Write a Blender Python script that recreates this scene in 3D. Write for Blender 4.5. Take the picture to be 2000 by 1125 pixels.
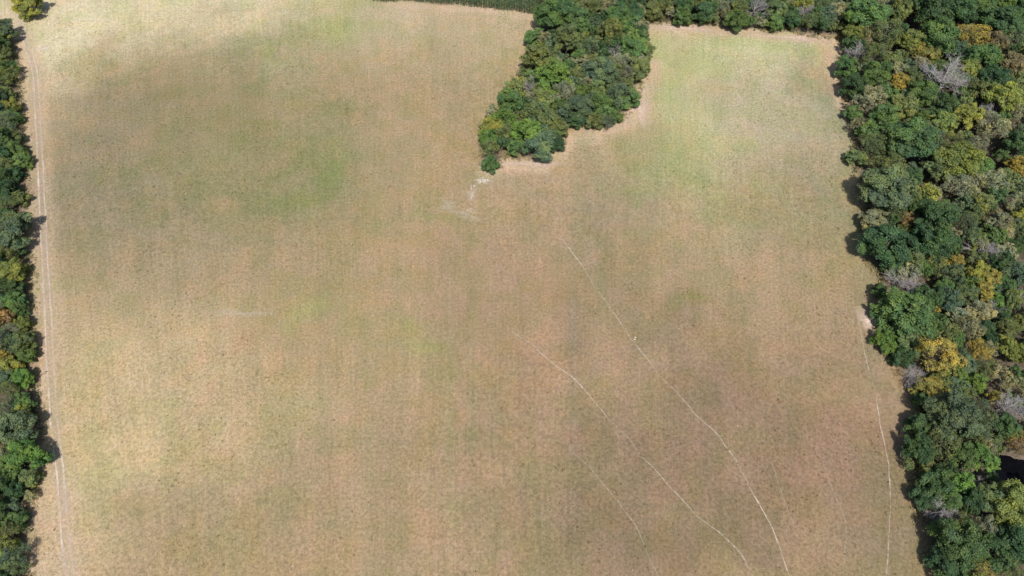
import bpy, math, random
import numpy as np
from mathutils import Vector

# ------------------------------------------------------------------ scene, camera, light
sc = bpy.context.scene
for o in list(bpy.data.objects):
    bpy.data.objects.remove(o)
C = sc.collection

CAM_H = 120.0                      # drone height above the meadow (m)
PITCH = math.radians(55.0)         # below the horizon
HFOV = math.radians(73.0)
F = 1000.0 / math.tan(HFOV / 2)    # focal length in pixels of a 2000-wide frame

cam = bpy.data.objects.new("camera", bpy.data.cameras.new("camera"))
C.objects.link(cam)
cam.location = (0, 0, CAM_H)
cam.rotation_euler = (math.radians(90) - PITCH, 0, 0)
cam.data.sensor_width = 36.0
cam.data.lens = 18.0 / math.tan(HFOV / 2)
cam.data.clip_start = 1.0
cam.data.clip_end = 20000.0
sc.camera = cam

SUN_EL = math.radians(58.0)
SUN_AZ = math.radians(174.0)       # clockwise from +Y: behind the drone, slightly right
w = bpy.data.worlds.new("World")
sc.world = w
w.use_nodes = True
wn = w.node_tree
wn.nodes.clear()
sky = wn.nodes.new("ShaderNodeTexSky")
sky.sky_type = 'NISHITA'
sky.sun_disc = False
sky.sun_elevation = SUN_EL
sky.sun_rotation = SUN_AZ
sky.altitude = 300
sky.dust_density = 2.0
bg = wn.nodes.new("ShaderNodeBackground")
bg.inputs['Strength'].default_value = 0.108
wo = wn.nodes.new("ShaderNodeOutputWorld")
wn.links.new(sky.outputs[0], bg.inputs['Color'])
wn.links.new(bg.outputs[0], wo.inputs['Surface'])

sun = bpy.data.objects.new("sun", bpy.data.lights.new("sun", 'SUN'))
C.objects.link(sun)
sun.data.energy = 4.2
sun.data.angle = math.radians(2.0)
sun.data.color = (1.0, 0.96, 0.91)
sdir = Vector((math.sin(SUN_AZ) * math.cos(SUN_EL), math.cos(SUN_AZ) * math.cos(SUN_EL), math.sin(SUN_EL)))
sun.rotation_euler = sdir.to_track_quat('Z', 'Y').to_euler()
sun.location = sdir * 400

sc.view_settings.view_transform = 'Standard'
sc.view_settings.look = 'None'
sc.view_settings.exposure = 0.5
sc.view_settings.gamma = 1.0
sc.view_settings.use_curve_mapping = False
sc.render.engine = 'CYCLES'
sc.cycles.transparent_max_bounces = 12
sc.cycles.max_bounces = 6

# ------------------------------------------------------------------ helpers
FW = np.array([0, math.cos(PITCH), -math.sin(PITCH)])
UP = np.array([0, math.sin(PITCH), math.cos(PITCH)])
RT = np.array([1.0, 0, 0])


def at(px, py, z=0.0):
    """world point at height z seen at photograph pixel (px, py) of 2000 x 1125"""
    d = FW + RT * ((px - 1000) / F) + UP * ((562.5 - py) / F)
    t = (z - CAM_H) / d[2]
    return np.array([d[0] * t, d[1] * t, z])


def px_per_m(px, py, z=0.0):
    p = at(px, py, z) - np.array([0, 0, CAM_H])
    return F / float(p @ FW)


def proj(x, y, z):
    p = np.array([x, y, z - CAM_H])
    d = float(p @ FW)
    return 1000 + F * float(p @ RT) / d, 562.5 - F * float(p @ UP) / d


def lin(c):
    c = np.asarray(c, float) / 255.0
    return np.where(c <= 0.04045, c / 12.92, ((c + 0.055) / 1.055) ** 2.4)


def smooth(a, b, x):
    t = np.clip((x - a) / (b - a), 0, 1)
    return t * t * (3 - 2 * t)


def tag(o, label=None, cat=None, group=None, kind=None):
    if label: o['label'] = label
    if cat: o['category'] = cat
    if group: o['group'] = group
    if kind: o['kind'] = kind
    return o


def mesh_np(name, verts, faces, attrs=None, mats=(), smooth_faces=False):
    """faces: (n, k) integer array; attrs: {name: (type, data)} on points"""
    me = bpy.data.meshes.new(name)
    verts = np.asarray(verts, np.float32)
    faces = np.asarray(faces, np.int32)
    n, k = faces.shape
    me.vertices.add(len(verts))
    me.vertices.foreach_set('co', verts.ravel())
    me.loops.add(n * k)
    me.loops.foreach_set('vertex_index', faces.ravel())
    me.polygons.add(n)
    me.polygons.foreach_set('loop_start', np.arange(0, n * k, k, dtype=np.int32))
    me.polygons.foreach_set('loop_total', np.full(n, k, np.int32))
    if smooth_faces:
        me.polygons.foreach_set('use_smooth', np.ones(n, bool))
    me.update(calc_edges=True)
    for an, (ty, data) in (attrs or {}).items():
        a = me.attributes.new(an, ty, 'POINT')
        data = np.asarray(data, np.float32)
        if ty == 'FLOAT':
            a.data.foreach_set('value', data.ravel())
        else:
            if data.shape[1] == 3:
                data = np.hstack([data, np.ones((len(data), 1), np.float32)])
            a.data.foreach_set('color', data.astype(np.float32).ravel())
    for m in mats:
        me.materials.append(m)
    return me


def link(name, me, parent=None):
    o = bpy.data.objects.new(name, me)
    C.objects.link(o)
    if parent: o.parent = parent
    return o


def vnoise(x, y, scale, seed):
    """smooth value noise, 0..1"""
    r = np.random.RandomState(seed)
    g = r.rand(128, 128)
    u, v = x / scale + 37.3, y / scale + 11.7
    iu, iv = np.floor(u).astype(int), np.floor(v).astype(int)
    fu, fv = u - iu, v - iv
    fu, fv = fu * fu * (3 - 2 * fu), fv * fv * (3 - 2 * fv)
    a, b = g[iu % 128, iv % 128], g[(iu + 1) % 128, iv % 128]
    c, d = g[iu % 128, (iv + 1) % 128], g[(iu + 1) % 128, (iv + 1) % 128]
    return (a * (1 - fu) + b * fu) * (1 - fv) + (c * (1 - fu) + d * fu) * fv


def fbm(x, y, scale, seed, octs=4):
    s, amp, tot = 0, 1.0, 0
    for i in range(octs):
        s = s + amp * vnoise(x, y, scale / 2 ** i, seed + i * 7)
        tot += amp
        amp *= 0.55
    return s / tot


def inside(poly, x, y):
    res = np.zeros(np.shape(x), bool)
    n = len(poly)
    for i in range(n):
        x0, y0 = poly[i]
        x1, y1 = poly[(i + 1) % n]
        if y0 == y1: continue
        c = ((y0 > y) != (y1 > y)) & (x < (x1 - x0) * (y - y0) / (y1 - y0) + x0)
        res ^= c
    return res


def dist_poly(pts, x, y, closed=False):
    best = np.full(np.shape(x), 1e9)
    n = len(pts)
    for i in range(n if closed else n - 1):
        ax, ay = pts[i]
        bx, by = pts[(i + 1) % n]
        L = (bx - ax) ** 2 + (by - ay) ** 2 + 1e-9
        t = np.clip(((x - ax) * (bx - ax) + (y - ay) * (by - ay)) / L, 0, 1)
        best = np.minimum(best, np.hypot(x - ax - t * (bx - ax), y - ay - t * (by - ay)))
    return best


def wpts(l):
    return [tuple(at(a, b)[:2]) for a, b in l]


# ------------------------------------------------------------------ materials
class NT:
    def __init__(self, name):
        self.m = bpy.data.materials.new(name)
        self.m.use_nodes = True
        self.t = self.m.node_tree
        self.t.nodes.clear()
        self.out = self.n('ShaderNodeOutputMaterial')

    def n(self, ty, **kw):
        nd = self.t.nodes.new(ty)
        for k, v in kw.items():
            if k[0].isupper() or ' ' in k:
                nd.inputs[k].default_value = v
            else:
                setattr(nd, k, v)
        return nd

    def l(self, a, b):
        self.t.links.new(a, b)

    def noise(self, scale, detail=4, rough=0.6, vec=None):
        nd = self.n('ShaderNodeTexNoise')
        nd.inputs['Scale'].default_value = scale
        nd.inputs['Detail'].default_value = detail
        nd.inputs['Roughness'].default_value = rough
        if vec is not None: self.l(vec, nd.inputs['Vector'])
        return nd.outputs['Fac']

    def rng(self, val, a, b, c, d):
        nd = self.n('ShaderNodeMapRange')
        self.l(val, nd.inputs[0])
        for i, v in zip((1, 2, 3, 4), (a, b, c, d)): nd.inputs[i].default_value = v
        return nd.outputs[0]

    def mix(self, fac, a, b, mode='MIX'):
        nd = self.n('ShaderNodeMix', data_type='RGBA', blend_type=mode)
        for sock, v in ((nd.inputs[0], fac), (nd.inputs[6], a), (nd.inputs[7], b)):
            if isinstance(v, (int, float)): sock.default_value = v
            elif isinstance(v, tuple): sock.default_value = v if len(v) == 4 else v + (1,)
            else: self.l(v, sock)
        return nd.outputs[2]

    def math(self, op, a, b):
        nd = self.n('ShaderNodeMath', operation=op)
        for sock, v in zip(nd.inputs, (a, b)):
            if isinstance(v, (int, float)): sock.default_value = v
            else: self.l(v, sock)
        return nd.outputs[0]


def mat_ground():
    t = NT('dry_meadow')
    co = t.n('ShaderNodeTexCoord').outputs['Object']
    base = t.n('ShaderNodeAttribute', attribute_name='soil').outputs['Color']
    litter = t.n('ShaderNodeAttribute', attribute_name='litter').outputs['Fac']
    n1 = t.noise(1.9, 7, 0.72, co)
    n2 = t.noise(0.30, 5, 0.6, co)
    n3 = t.noise(0.62, 6, 0.65, co)
    mp = t.n('ShaderNodeMapping')
    mp.inputs['Scale'].default_value = (0.7, 0.05, 1)
    sp = t.n('ShaderNodeSeparateXYZ')
    t.l(co, sp.inputs[0])
    cb = t.n('ShaderNodeCombineXYZ')
    t.l(t.n('ShaderNodeAttribute', attribute_name='swath').outputs['Fac'], cb.inputs[0])
    t.l(sp.outputs[1], cb.inputs[1])
    t.l(cb.outputs[0], mp.inputs['Vector'])
    n4 = t.noise(1.0, 4, 0.6, mp.outputs[0])          # mowing swaths along the field
    c = t.mix(t.rng(n2, 0.36, 0.66, 0, 0.55), base, t.mix(1.0, base, (0.86, 0.94, 0.78), 'MULTIPLY'))
    c = t.mix(t.rng(n3, 0.40, 0.70, 0, 0.6), c, t.mix(1.0, c, (1.12, 1.06, 0.98), 'MULTIPLY'))
    c = t.mix(t.rng(n4, 0.42, 0.66, 0, 0.5), c, t.mix(1.0, c, (0.86, 0.90, 0.86), 'MULTIPLY'))
    mp2 = t.n('ShaderNodeMapping')
    mp2.inputs['Scale'].default_value = (2.4, 0.07, 1)
    t.l(cb.outputs[0], mp2.inputs['Vector'])
    n5 = t.noise(1.0, 3, 0.6, mp2.outputs[0])         # single mower passes
    c = t.mix(t.rng(n5, 0.40, 0.68, 0, 0.7), c, t.mix(1.0, c, (0.84, 0.86, 0.82), 'MULTIPLY'))
    v = t.rng(n1, 0.30, 0.72, 0.60, 1.33)
    cv = t.n('ShaderNodeCombineColor')
    for i in range(3): t.l(v, cv.inputs[i])
    c = t.mix(1.0, c, cv.outputs[0], 'MULTIPLY')
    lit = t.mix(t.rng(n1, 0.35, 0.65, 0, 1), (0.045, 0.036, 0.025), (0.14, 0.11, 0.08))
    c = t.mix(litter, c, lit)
    b = t.n('ShaderNodeBsdfPrincipled')
    b.inputs['Roughness'].default_value = 0.95
    b.inputs['Specular IOR Level'].default_value = 0.1
    t.l(c, b.inputs['Base Color'])
    bp = t.n('ShaderNodeBump')
    bp.inputs['Strength'].default_value = 0.55
    bp.inputs['Distance'].default_value = 0.25
    t.l(n1, bp.inputs['Height'])
    t.l(bp.outputs[0], b.inputs['Normal'])
    t.l(b.outputs[0], t.out.inputs['Surface'])
    return t.m


def mat_grass():
    t = NT('grass_blades')
    base = t.n('ShaderNodeAttribute', attribute_name='soil').outputs['Color']
    b = t.n('ShaderNodeBsdfDiffuse')
    t.l(base, b.inputs['Color'])
    t.l(b.outputs[0], t.out.inputs['Surface'])
    return t.m


def mat_path(name, col, breakup=0.5):
    t = NT(name)
    co = t.n('ShaderNodeTexCoord').outputs['Object']
    wear = t.n('ShaderNodeAttribute', attribute_name='wear').outputs['Fac']
    n1 = t.noise(1.3, 5, 0.7, co)
    n2 = t.noise(3.0, 4, 0.6, co)
    c = t.mix(t.rng(n2, 0.3, 0.7, 0, 1), tuple(x * 0.82 for x in col), tuple(min(x * 1.12, 0.8) for x in col))
    b = t.n('ShaderNodeBsdfDiffuse')
    t.l(c, b.inputs['Color'])
    tr = t.n('ShaderNodeBsdfTransparent')
    ms = t.n('ShaderNodeMixShader')
    f = t.math('MULTIPLY', wear, t.rng(n1, 0.32, 0.58, 1 - breakup, 1.0))
    t.l(f, ms.inputs[0])
    t.l(tr.outputs[0], ms.inputs[1])
    t.l(b.outputs[0], ms.inputs[2])
    t.l(ms.outputs[0], t.out.inputs['Surface'])
    return t.m


def mat_leaf(name, vary=0.5, colour=None):
    """leaf colour = the tree's own colour with light and dark clumps of leaves"""
    t = NT(name)
    tint = t.n('ShaderNodeAttribute', attribute_name='tint').outputs['Fac']
    oi = t.n('ShaderNodeObjectInfo')
    if colour == 'attr':
        base = t.n('ShaderNodeAttribute', attribute_name='leafcol').outputs['Color']
    elif colour is None:
        base = oi.outputs['Color']
    else:
        base = t.mix(0.0, colour, colour)
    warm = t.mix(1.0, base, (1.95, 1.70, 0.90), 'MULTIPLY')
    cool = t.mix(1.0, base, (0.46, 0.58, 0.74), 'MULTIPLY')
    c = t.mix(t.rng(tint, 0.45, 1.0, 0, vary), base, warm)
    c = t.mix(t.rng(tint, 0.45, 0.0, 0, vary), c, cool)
    b = t.n('ShaderNodeBsdfPrincipled')
    geo = t.n('ShaderNodeNewGeometry').outputs['Position']
    nz = t.noise(0.33, 3, 0.6, geo)
    c = t.mix(t.rng(nz, 0.46, 0.68, 0, 0.75), c, t.mix(1.0, c, (1.28, 1.12, 0.82), 'MULTIPLY'))
    c = t.mix(t.rng(nz, 0.46, 0.28, 0, 0.6), c, t.mix(1.0, c, (0.74, 0.94, 0.98), 'MULTIPLY'))
    b.inputs['Roughness'].default_value = 0.62
    b.inputs['Specular IOR Level'].default_value = 0.22
    t.l(c, b.inputs['Base Color'])
    tl = t.n('ShaderNodeBsdfTranslucent')
    t.l(t.mix(1.0, c, (1.1, 1.25, 0.6), 'MULTIPLY'), tl.inputs['Color'])
    ms = t.n('ShaderNodeMixShader')
    ms.inputs[0].default_value = 0.22
    t.l(b.outputs[0], ms.inputs[1])
    t.l(tl.outputs[0], ms.inputs[2])
    t.l(ms.outputs[0], t.out.inputs['Surface'])
    return t.m


def mat_bark(name, a, b_):
    t = NT(name)
    co = t.n('ShaderNodeTexCoord').outputs['Object']
    n = t.noise(4.0, 5, 0.7, co)
    c = t.mix(t.rng(n, 0.3, 0.7, 0, 1), a, b_)
    b = t.n('ShaderNodeBsdfPrincipled')
    b.inputs['Roughness'].default_value = 0.9
    t.l(c, b.inputs['Base Color'])
    t.l(b.outputs[0], t.out.inputs['Surface'])
    return t.m


def mat_water():
    t = NT('pond_water')
    co = t.n('ShaderNodeTexCoord').outputs['Object']
    b = t.n('ShaderNodeBsdfPrincipled')
    b.inputs['Base Color'].default_value = (0.003, 0.003, 0.004, 1)
    b.inputs['Specular IOR Level'].default_value = 0.2
    b.inputs['Roughness'].default_value = 0.06
    b.inputs['IOR'].default_value = 1.33
    bp = t.n('ShaderNodeBump')
    bp.inputs['Strength'].default_value = 0.08
    bp.inputs['Distance'].default_value = 0.05
    t.l(t.noise(1.5, 3, 0.5, co), bp.inputs['Height'])
    t.l(bp.outputs[0], b.inputs['Normal'])
    t.l(b.outputs[0], t.out.inputs['Surface'])
    return t.m


M_GROUND = mat_ground()
M_GRASS = mat_grass()
M_RUT = mat_path('rut_soil', (0.54, 0.45, 0.36), 0.75)
M_TRACK = mat_path('track_verge_soil', (0.46, 0.365, 0.295), 0.55)
M_TRAIL = mat_path('trail_soil', (0.50, 0.43, 0.34), 0.9)
M_BARE = mat_path('bare_soil', (0.56, 0.43, 0.34), 0.7)
M_CHALK = mat_path('pale_chalk', (0.54, 0.475, 0.385), 0.9)
M_LEAF = mat_leaf('leaf', 0.75)
M_MASS = mat_leaf('sapling_leaf', 0.55, 'attr')
M_UNDER = mat_leaf('undergrowth_leaf', 0.7, (0.085, 0.090, 0.045))
M_RANK = mat_leaf('rank_grass_leaf', 0.6, (0.235, 0.205, 0.115))
M_CROP = mat_leaf('crop_leaf', 0.5, (0.055, 0.095, 0.045))
M_BARK = mat_bark('bark', (0.07, 0.055, 0.042), (0.17, 0.14, 0.115))
M_DEAD = mat_bark('dead_wood', (0.20, 0.185, 0.18), (0.42, 0.39, 0.37))
M_STONE = mat_bark('limestone', (0.36, 0.32, 0.265), (0.52, 0.47, 0.40))
M_WATER = mat_water()

# ------------------------------------------------------------------ layout: woods, pond (ground outlines)
RIGHT_EDGE = [(1640, 75), (1640, 150), (1655, 220), (1668, 260), (1670, 330), (1682, 400), (1690, 500), (1722, 545),
              (1722, 640), (1732, 700), (1788, 748), (1792, 790), (1778, 850), (1782, 930), (1795, 1000), (1826, 1125), (1850, 1190)]
LEFT_EDGE = [(-40, 40), (24, 62), (38, 130), (46, 250), (58, 330), (56, 450), (60, 550), (65, 700), (82, 850), (74, 930),
             (52, 1000), (52, 1125), (60, 1190)]
COPSE = [(1052, -60), (1052, 30), (1040, 90), (988, 190), (948, 240), (938, 318), (972, 328), (985, 302), (1050, 312), (1098, 285),
         (1112, 245), (1190, 246), (1240, 190), (1264, 110), (1262, 40), (1262, -60)]
TOPBELT = [(1262, 42), (1400, 48), (1520, 62), (1640, 74), (1720, 60), (1720, -70), (1262, -70)]
WOODS = {
    'right': wpts(RIGHT_EDGE + [(2180, 1190), (2160, -60), (1640, -60)]),
    'left': wpts(LEFT_EDGE + [(-190, 1190), (-190, 40)]),
    'copse': wpts(COPSE),
    'belt': wpts(TOPBELT),
}
POND = [tuple(at(a, b, -1.75)[:2]) for a, b in [(1918, 876), (1950, 886), (2000, 898), (2060, 915), (2080, 985), (2010, 972), (1965, 955), (1936, 946), (1922, 915)]]
CROP_EDGE = [(690, -6), (745, 4), (790, 4), (850, 10), (900, 12), (950, 17), (1000, 22), (1050, 30)]


def height(x, y):
    h = 0.5 * np.sin(x / 47 + 0.6) * np.sin(y / 39 + 1.1) + 0.35 * (fbm(x, y, 26, 5, 2) - 0.5)
    near = (x > 60) & (x < 140) & (y > 20) & (y < 110)
    d = np.full(np.shape(x), 50.0)
    if np.any(near):
        xs, ys = x[near], y[near]
        ins = inside(POND, xs, ys)
        dd = dist_poly(POND, xs, ys, True)
        d[near] = np.where(ins, -dd, dd)
    pit = 2.3 * smooth(1.6, -0.3, d)
    return h - pit


def hz(x, y):
    return float(height(np.array([x]), np.array([y]))[0])


TRACK = [(30, -60), (35, 0), (38, 35), (50, 80), (62, 115), (70, 145), (74, 190), (77, 250), (81, 330), (84, 400), (87, 470), (90, 540), (94, 620),
         (98, 720), (103, 800), (108, 860), (115, 920), (121, 990), (127, 1060), (134, 1125), (144, 1210)]
TRACK_W = wpts(TRACK)

# ------------------------------------------------------------------ meadow colour (tone and hue by place)
KALB = np.array([.69, .712, .775])        # from the look of the lit grass to its own reflectance
BASE = (174, 146, 112)
# px, py, radius x, radius y, colour, strength  -- greener, browner or straw-dry grass, plus broad darker and lighter areas
PATCH = [
    (380, 5, 480, 95, (218, 201, 163), .9), (60, 90, 160, 120, (216, 197, 163), 0.9), (850, 60, 240, 60, (182, 166, 132), 0.6),
    (150, 60, 60, 40, (218, 203, 165), 0.7),
    (330, 265, 270, 215, (138, 126, 95), .8), (180, 320, 130, 170, (142, 128, 102), 0.8), (520, 200, 160, 110, (145, 132, 96), 0.7),  # broad, soft-edged, darker and greyer areas in the left of the field
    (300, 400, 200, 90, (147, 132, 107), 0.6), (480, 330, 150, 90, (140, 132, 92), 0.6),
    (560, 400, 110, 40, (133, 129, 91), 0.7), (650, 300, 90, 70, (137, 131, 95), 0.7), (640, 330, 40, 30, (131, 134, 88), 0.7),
    (540, 105, 60, 40, (150, 143, 110), 0.6), (660, 45, 70, 45, (169, 162, 117), 0.6), (820, 440, 90, 16, (138, 136, 91), 0.6),
    (780, 330, 120, 80, (152, 138, 103), 0.5),
    (870, 160, 150, 110, (159, 140, 108), 0.6), (600, 130, 60, 90, (161, 146, 112), 0.5),
    (200, 560, 170, 90, (161, 141, 110), 0.6), (430, 520, 160, 70, (153, 136, 108), 0.6),
    (250, 700, 200, 120, (194, 170, 132), 0.8), (280, 880, 150, 90, (202, 176, 136), 0.9), (130, 1010, 120, 140, (198, 174, 136), 0.8),
    (500, 820, 220, 110, (186, 163, 126), 0.7), (420, 1020, 260, 120, (163, 142, 109), 0.6), (650, 940, 200, 130, (165, 141, 111), 0.6),
    (810, 680, 120, 50, (157, 142, 102), 0.7), (630, 600, 80, 60, (157, 142, 104), 0.5), (740, 560, 120, 80, (165, 142, 112), 0.5),
    (800, 880, 140, 120, (162, 137, 109), 0.6),
    (1010, 520, 160, 120, (165, 137, 110), 0.7), (1060, 680, 140, 140, (162, 131, 106), 0.7), (1000, 960, 150, 170, (156, 131, 105), 0.6),
    (1200, 560, 120, 130, (162, 135, 111), 0.6), (1300, 640, 120, 80, (143, 125, 98), 0.6), (1320, 605, 60, 22, (135, 123, 87), 0.5),
    (1450, 560, 140, 110, (165, 137, 111), 0.6), (1550, 430, 110, 120, (159, 139, 110), 0.6), (1400, 440, 170, 60, (155, 139, 107), 0.6),
    (1500, 800, 260, 160, (148, 120, 99), 0.85), (1350, 900, 200, 150, (142, 118, 96), 0.8), (1560, 1020, 250, 120, (146, 119, 97), 0.8),
    (1200, 1000, 150, 120, (139, 117, 93), 0.7), (1400, 1090, 160, 50, (136, 115, 89), 0.6), (1640, 900, 90, 190, (150, 124, 100), 0.6),
    (1770, 1060, 60, 130, (143, 125, 96), 0.8), (1690, 1000, 40, 120, (139, 120, 94), 0.5),
    (1180, 380, 120, 60, (152, 138, 114), 0.6), (1080, 430, 90, 50, (153, 133, 106), 0.5),
    (1330, 200, 90, 170, (179, 175, 127), 0.9), (1300, 330, 120, 50, (157, 153, 109), 0.8), (1370, 280, 50, 40, (175, 166, 113), 0.5),
    (1450, 90, 190, 45, (190, 183, 136), 0.9), (1530, 110, 110, 50, (194, 187, 141), 0.6), (1470, 200, 110, 80, (186, 172, 142), 0.8),
    (1520, 260, 120, 90, (178, 164, 136), 0.7), (1610, 220, 40, 160, (155, 149, 117), 0.8), (1660, 450, 40, 110, (139, 133, 96), 0.8),
    (1600, 350, 60, 80, (156, 145, 119), 0.6), (1680, 560, 50, 60, (147, 135, 100), 0.6), (1660, 640, 60, 60, (143, 127, 100), 0.6),
    (648, 325, 34, 26, (142, 141, 90), .5), (575, 395, 60, 24, (143, 139, 90), .5), (535, 95, 34, 20, (164, 158, 108), .7), (822, 680, 40, 20, (164, 154, 98), .7),
    (630, 600, 34, 20, (162, 152, 100), .6), (1320, 600, 36, 12, (134, 130, 82), .7), (1478, 712, 16, 8, (132, 130, 84), .6), 
    (665, 45, 40, 26, (168, 164, 112), .6), (280, 880, 90, 60, (206, 180, 140), .4), (820, 440, 60, 10, (146, 146, 92), .6),
]
STRIPES = [(1118, 640, 7, 220, (150, 132, 110), .55), (1075, 640, 22, 200, (172, 140, 110), .5), (925, 760, 10, 200, (154, 140, 104), .45),
           (965, 850, 14, 260, (156, 136, 106), .5), (1000, 780, 12, 220, (176, 146, 112), .45), (1040, 930, 12, 200, (154, 136, 98), .4),
           (880, 820, 12, 220, (156, 144, 104), .4), (720, 900, 14, 220, (160, 146, 108), .35), (1170, 560, 12, 130, (150, 136, 104), .4),
           (1130, 430, 14, 100, (150, 138, 104), .4), (1060, 1040, 26, 90, (142, 128, 96), .4), (830, 980, 10, 160, (182, 154, 116), .4),
           (680, 700, 12, 200, (182, 156, 118), .35), (780, 620, 8, 160, (160, 146, 108), .35), (200, 900, 12, 240, (178, 156, 116), .4)]
BARE = [(1250, 200, 30, 34, (206, 176, 148), .85), (1200, 240, 40, 20, (196, 166, 138), .8), (1130, 270, 40, 22, (190, 160, 130), .8),
        (1060, 316, 60, 14, (194, 164, 136), .8), (985, 322, 26, 12, (200, 172, 146), .85), (1030, 345, 90, 14, (168, 146, 120), .7),
        (1330, 52, 60, 9, (206, 176, 150), .85), (1430, 60, 60, 9, (202, 172, 146), .8), (1540, 70, 60, 9, (210, 178, 150), .85),
        (1622, 82, 16, 22, (216, 182, 144), .9), (1636, 140, 12, 60, (196, 164, 138), .8), (1645, 200, 12, 40, (186, 152, 128), .8),
        (1700, 632, 16, 14, (206, 168, 134), .8), (1735, 760, 40, 40, (156, 130, 108), .6), (870, 24, 170, 12, (188, 164, 136), .7),
        (1900, 290, 26, 16, (180, 150, 124), .5)]


def swath(x, y):
    """across-the-rows coordinate of the mowing: rows run with the two long field edges"""
    c = 134 + 90 * smooth(-60, 60, x)
    return x * (c + 90) / (y + c)


LEFT_W = wpts(LEFT_EDGE)
MARGINS = [(wpts([(1272, 120), (1272, 165), (1250, 205), (1215, 238), (1165, 258), (1112, 272), (1090, 300), (1045, 320), (985, 322), (955, 330)]), 4.2),
           (wpts([(1268, 46), (1330, 50), (1420, 54), (1520, 66), (1600, 76), (1632, 84), (1636, 140), (1646, 200)]), 2.6),
           (wpts([(745, 8), (850, 14), (950, 22), (1046, 34)]), 2.0),
           (wpts([(1684, 612), (1700, 632), (1716, 652)]), 1.6)]


def meadow_colour(x, y):
    wx = x + 11 * (fbm(x, y, 14, 51, 4) - 0.5) * 2
    wy = y + 11 * (fbm(x, y, 14, 61, 4) - 0.5) * 2
    rag = fbm(x, y, 7, 131, 3) - .5
    sw = swath(x, y)
    col = np.tile(lin(BASE), (len(x), 1))
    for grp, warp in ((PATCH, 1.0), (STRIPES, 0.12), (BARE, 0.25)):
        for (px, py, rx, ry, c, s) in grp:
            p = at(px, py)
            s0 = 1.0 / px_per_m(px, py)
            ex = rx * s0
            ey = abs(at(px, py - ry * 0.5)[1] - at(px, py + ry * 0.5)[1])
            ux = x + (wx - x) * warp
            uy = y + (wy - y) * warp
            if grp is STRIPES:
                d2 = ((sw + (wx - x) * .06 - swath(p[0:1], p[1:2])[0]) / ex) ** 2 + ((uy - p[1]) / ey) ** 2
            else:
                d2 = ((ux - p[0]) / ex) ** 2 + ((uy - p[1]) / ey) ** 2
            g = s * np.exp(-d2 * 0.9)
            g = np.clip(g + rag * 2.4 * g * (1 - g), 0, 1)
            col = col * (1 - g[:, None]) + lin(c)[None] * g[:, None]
    # worn strip between the left wood and the farm track
    g = .8 * smooth(5.0, 1.0, dist_poly(LEFT_W, x, y)) * smooth(.3, .6, fbm(x, y, 6, 141, 3) + .12)
    g = np.maximum(g, .55 * smooth(4.0, 1.2, dist_poly(TRACK_W, x, y)))
    col = col * (1 - g[:, None]) + lin((198, 170, 142))[None] * g[:, None]
    for pl, w_ in MARGINS:
        g = .85 * smooth(w_, w_ * .25, dist_poly(pl, x, y) + 3.4 * (fbm(x, y, 4.5, 181, 2) - .5))
        col = col * (1 - g[:, None]) + lin((196, 170, 142))[None] * g[:, None]
    # patchwork of olive and pinkish dry swards
    a = fbm(x, y, 6.0, 151, 2)
    b = fbm(x, y, 3.8, 161, 2)
    c_ = fbm(sw, y * .12, 4.0, 171, 2)
    k = .75 * smooth(.44, .70, a)[:, None]
    col = col * (1 - k) + col * np.array([[.87, .94, .82]]) * k
    k = .9 * smooth(.46, .70, b)[:, None]
    col = col * (1 - k) + col * np.array([[1.06, 1.0, .97]]) * k
    k = .5 * smooth(.46, .68, c_)[:, None]
    col = col * (1 - k) + col * np.array([[.86, .90, .88]]) * k
    return col * KALB


# ------------------------------------------------------------------ ground sheet
def ground():
    xs = np.concatenate([[-6000, -2500, -900, -420, -260], np.arange(-200, 200.1, 0.9), [260, 420, 900, 2500, 6000]])
    ys = np.concatenate([[-6000, -2500, -900, -300, -120, -50], np.arange(-10, 290.1, 0.9), [340, 460, 800, 2500, 6000]])
    X, Y = np.meshgrid(xs, ys)
    x, y = X.ravel(), Y.ravel()
    z = height(x, y)
    far = (np.abs(x) > 230) | (y > 300) | (y < -30)
    z[far] *= 0.0
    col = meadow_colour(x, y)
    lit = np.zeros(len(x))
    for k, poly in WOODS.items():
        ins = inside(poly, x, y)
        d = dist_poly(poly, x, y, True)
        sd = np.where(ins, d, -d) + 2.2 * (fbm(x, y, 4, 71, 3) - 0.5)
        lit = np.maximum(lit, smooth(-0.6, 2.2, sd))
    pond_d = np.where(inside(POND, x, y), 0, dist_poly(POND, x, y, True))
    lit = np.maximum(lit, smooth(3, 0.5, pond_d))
    nx, ny = len(xs), len(ys)
    i = np.arange(nx * ny).reshape(ny, nx)
    faces = np.stack([i[:-1, :-1], i[:-1, 1:], i[1:, 1:], i[1:, :-1]], -1).reshape(-1, 4)
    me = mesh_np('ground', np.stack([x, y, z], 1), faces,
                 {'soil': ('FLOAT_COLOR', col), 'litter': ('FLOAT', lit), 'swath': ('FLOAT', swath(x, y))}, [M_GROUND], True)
    o = link('ground', me)
    tag(o, 'broad dry tan and olive meadow between the woods', 'ground', kind='structure')


ground()


def pond():
    pts = np.array(POND)
    c = pts.mean(0)
    out = (pts - c) * 1.12 + c
    # a fan of triangles, level below the banks
    v = np.vstack([np.append(c, -1.75)[None], np.column_stack([out, np.full(len(out), -1.75)])])
    n = len(out)
    f = np.array([[0, 1 + i, 1 + (i + 1) % n] for i in range(n)])
    me = mesh_np('pond', v, f, None, [M_WATER])
    o = link('pond', me)
    tag(o, 'dark still water of a small pond among the trees', 'pond', kind='structure')


pond()


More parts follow.
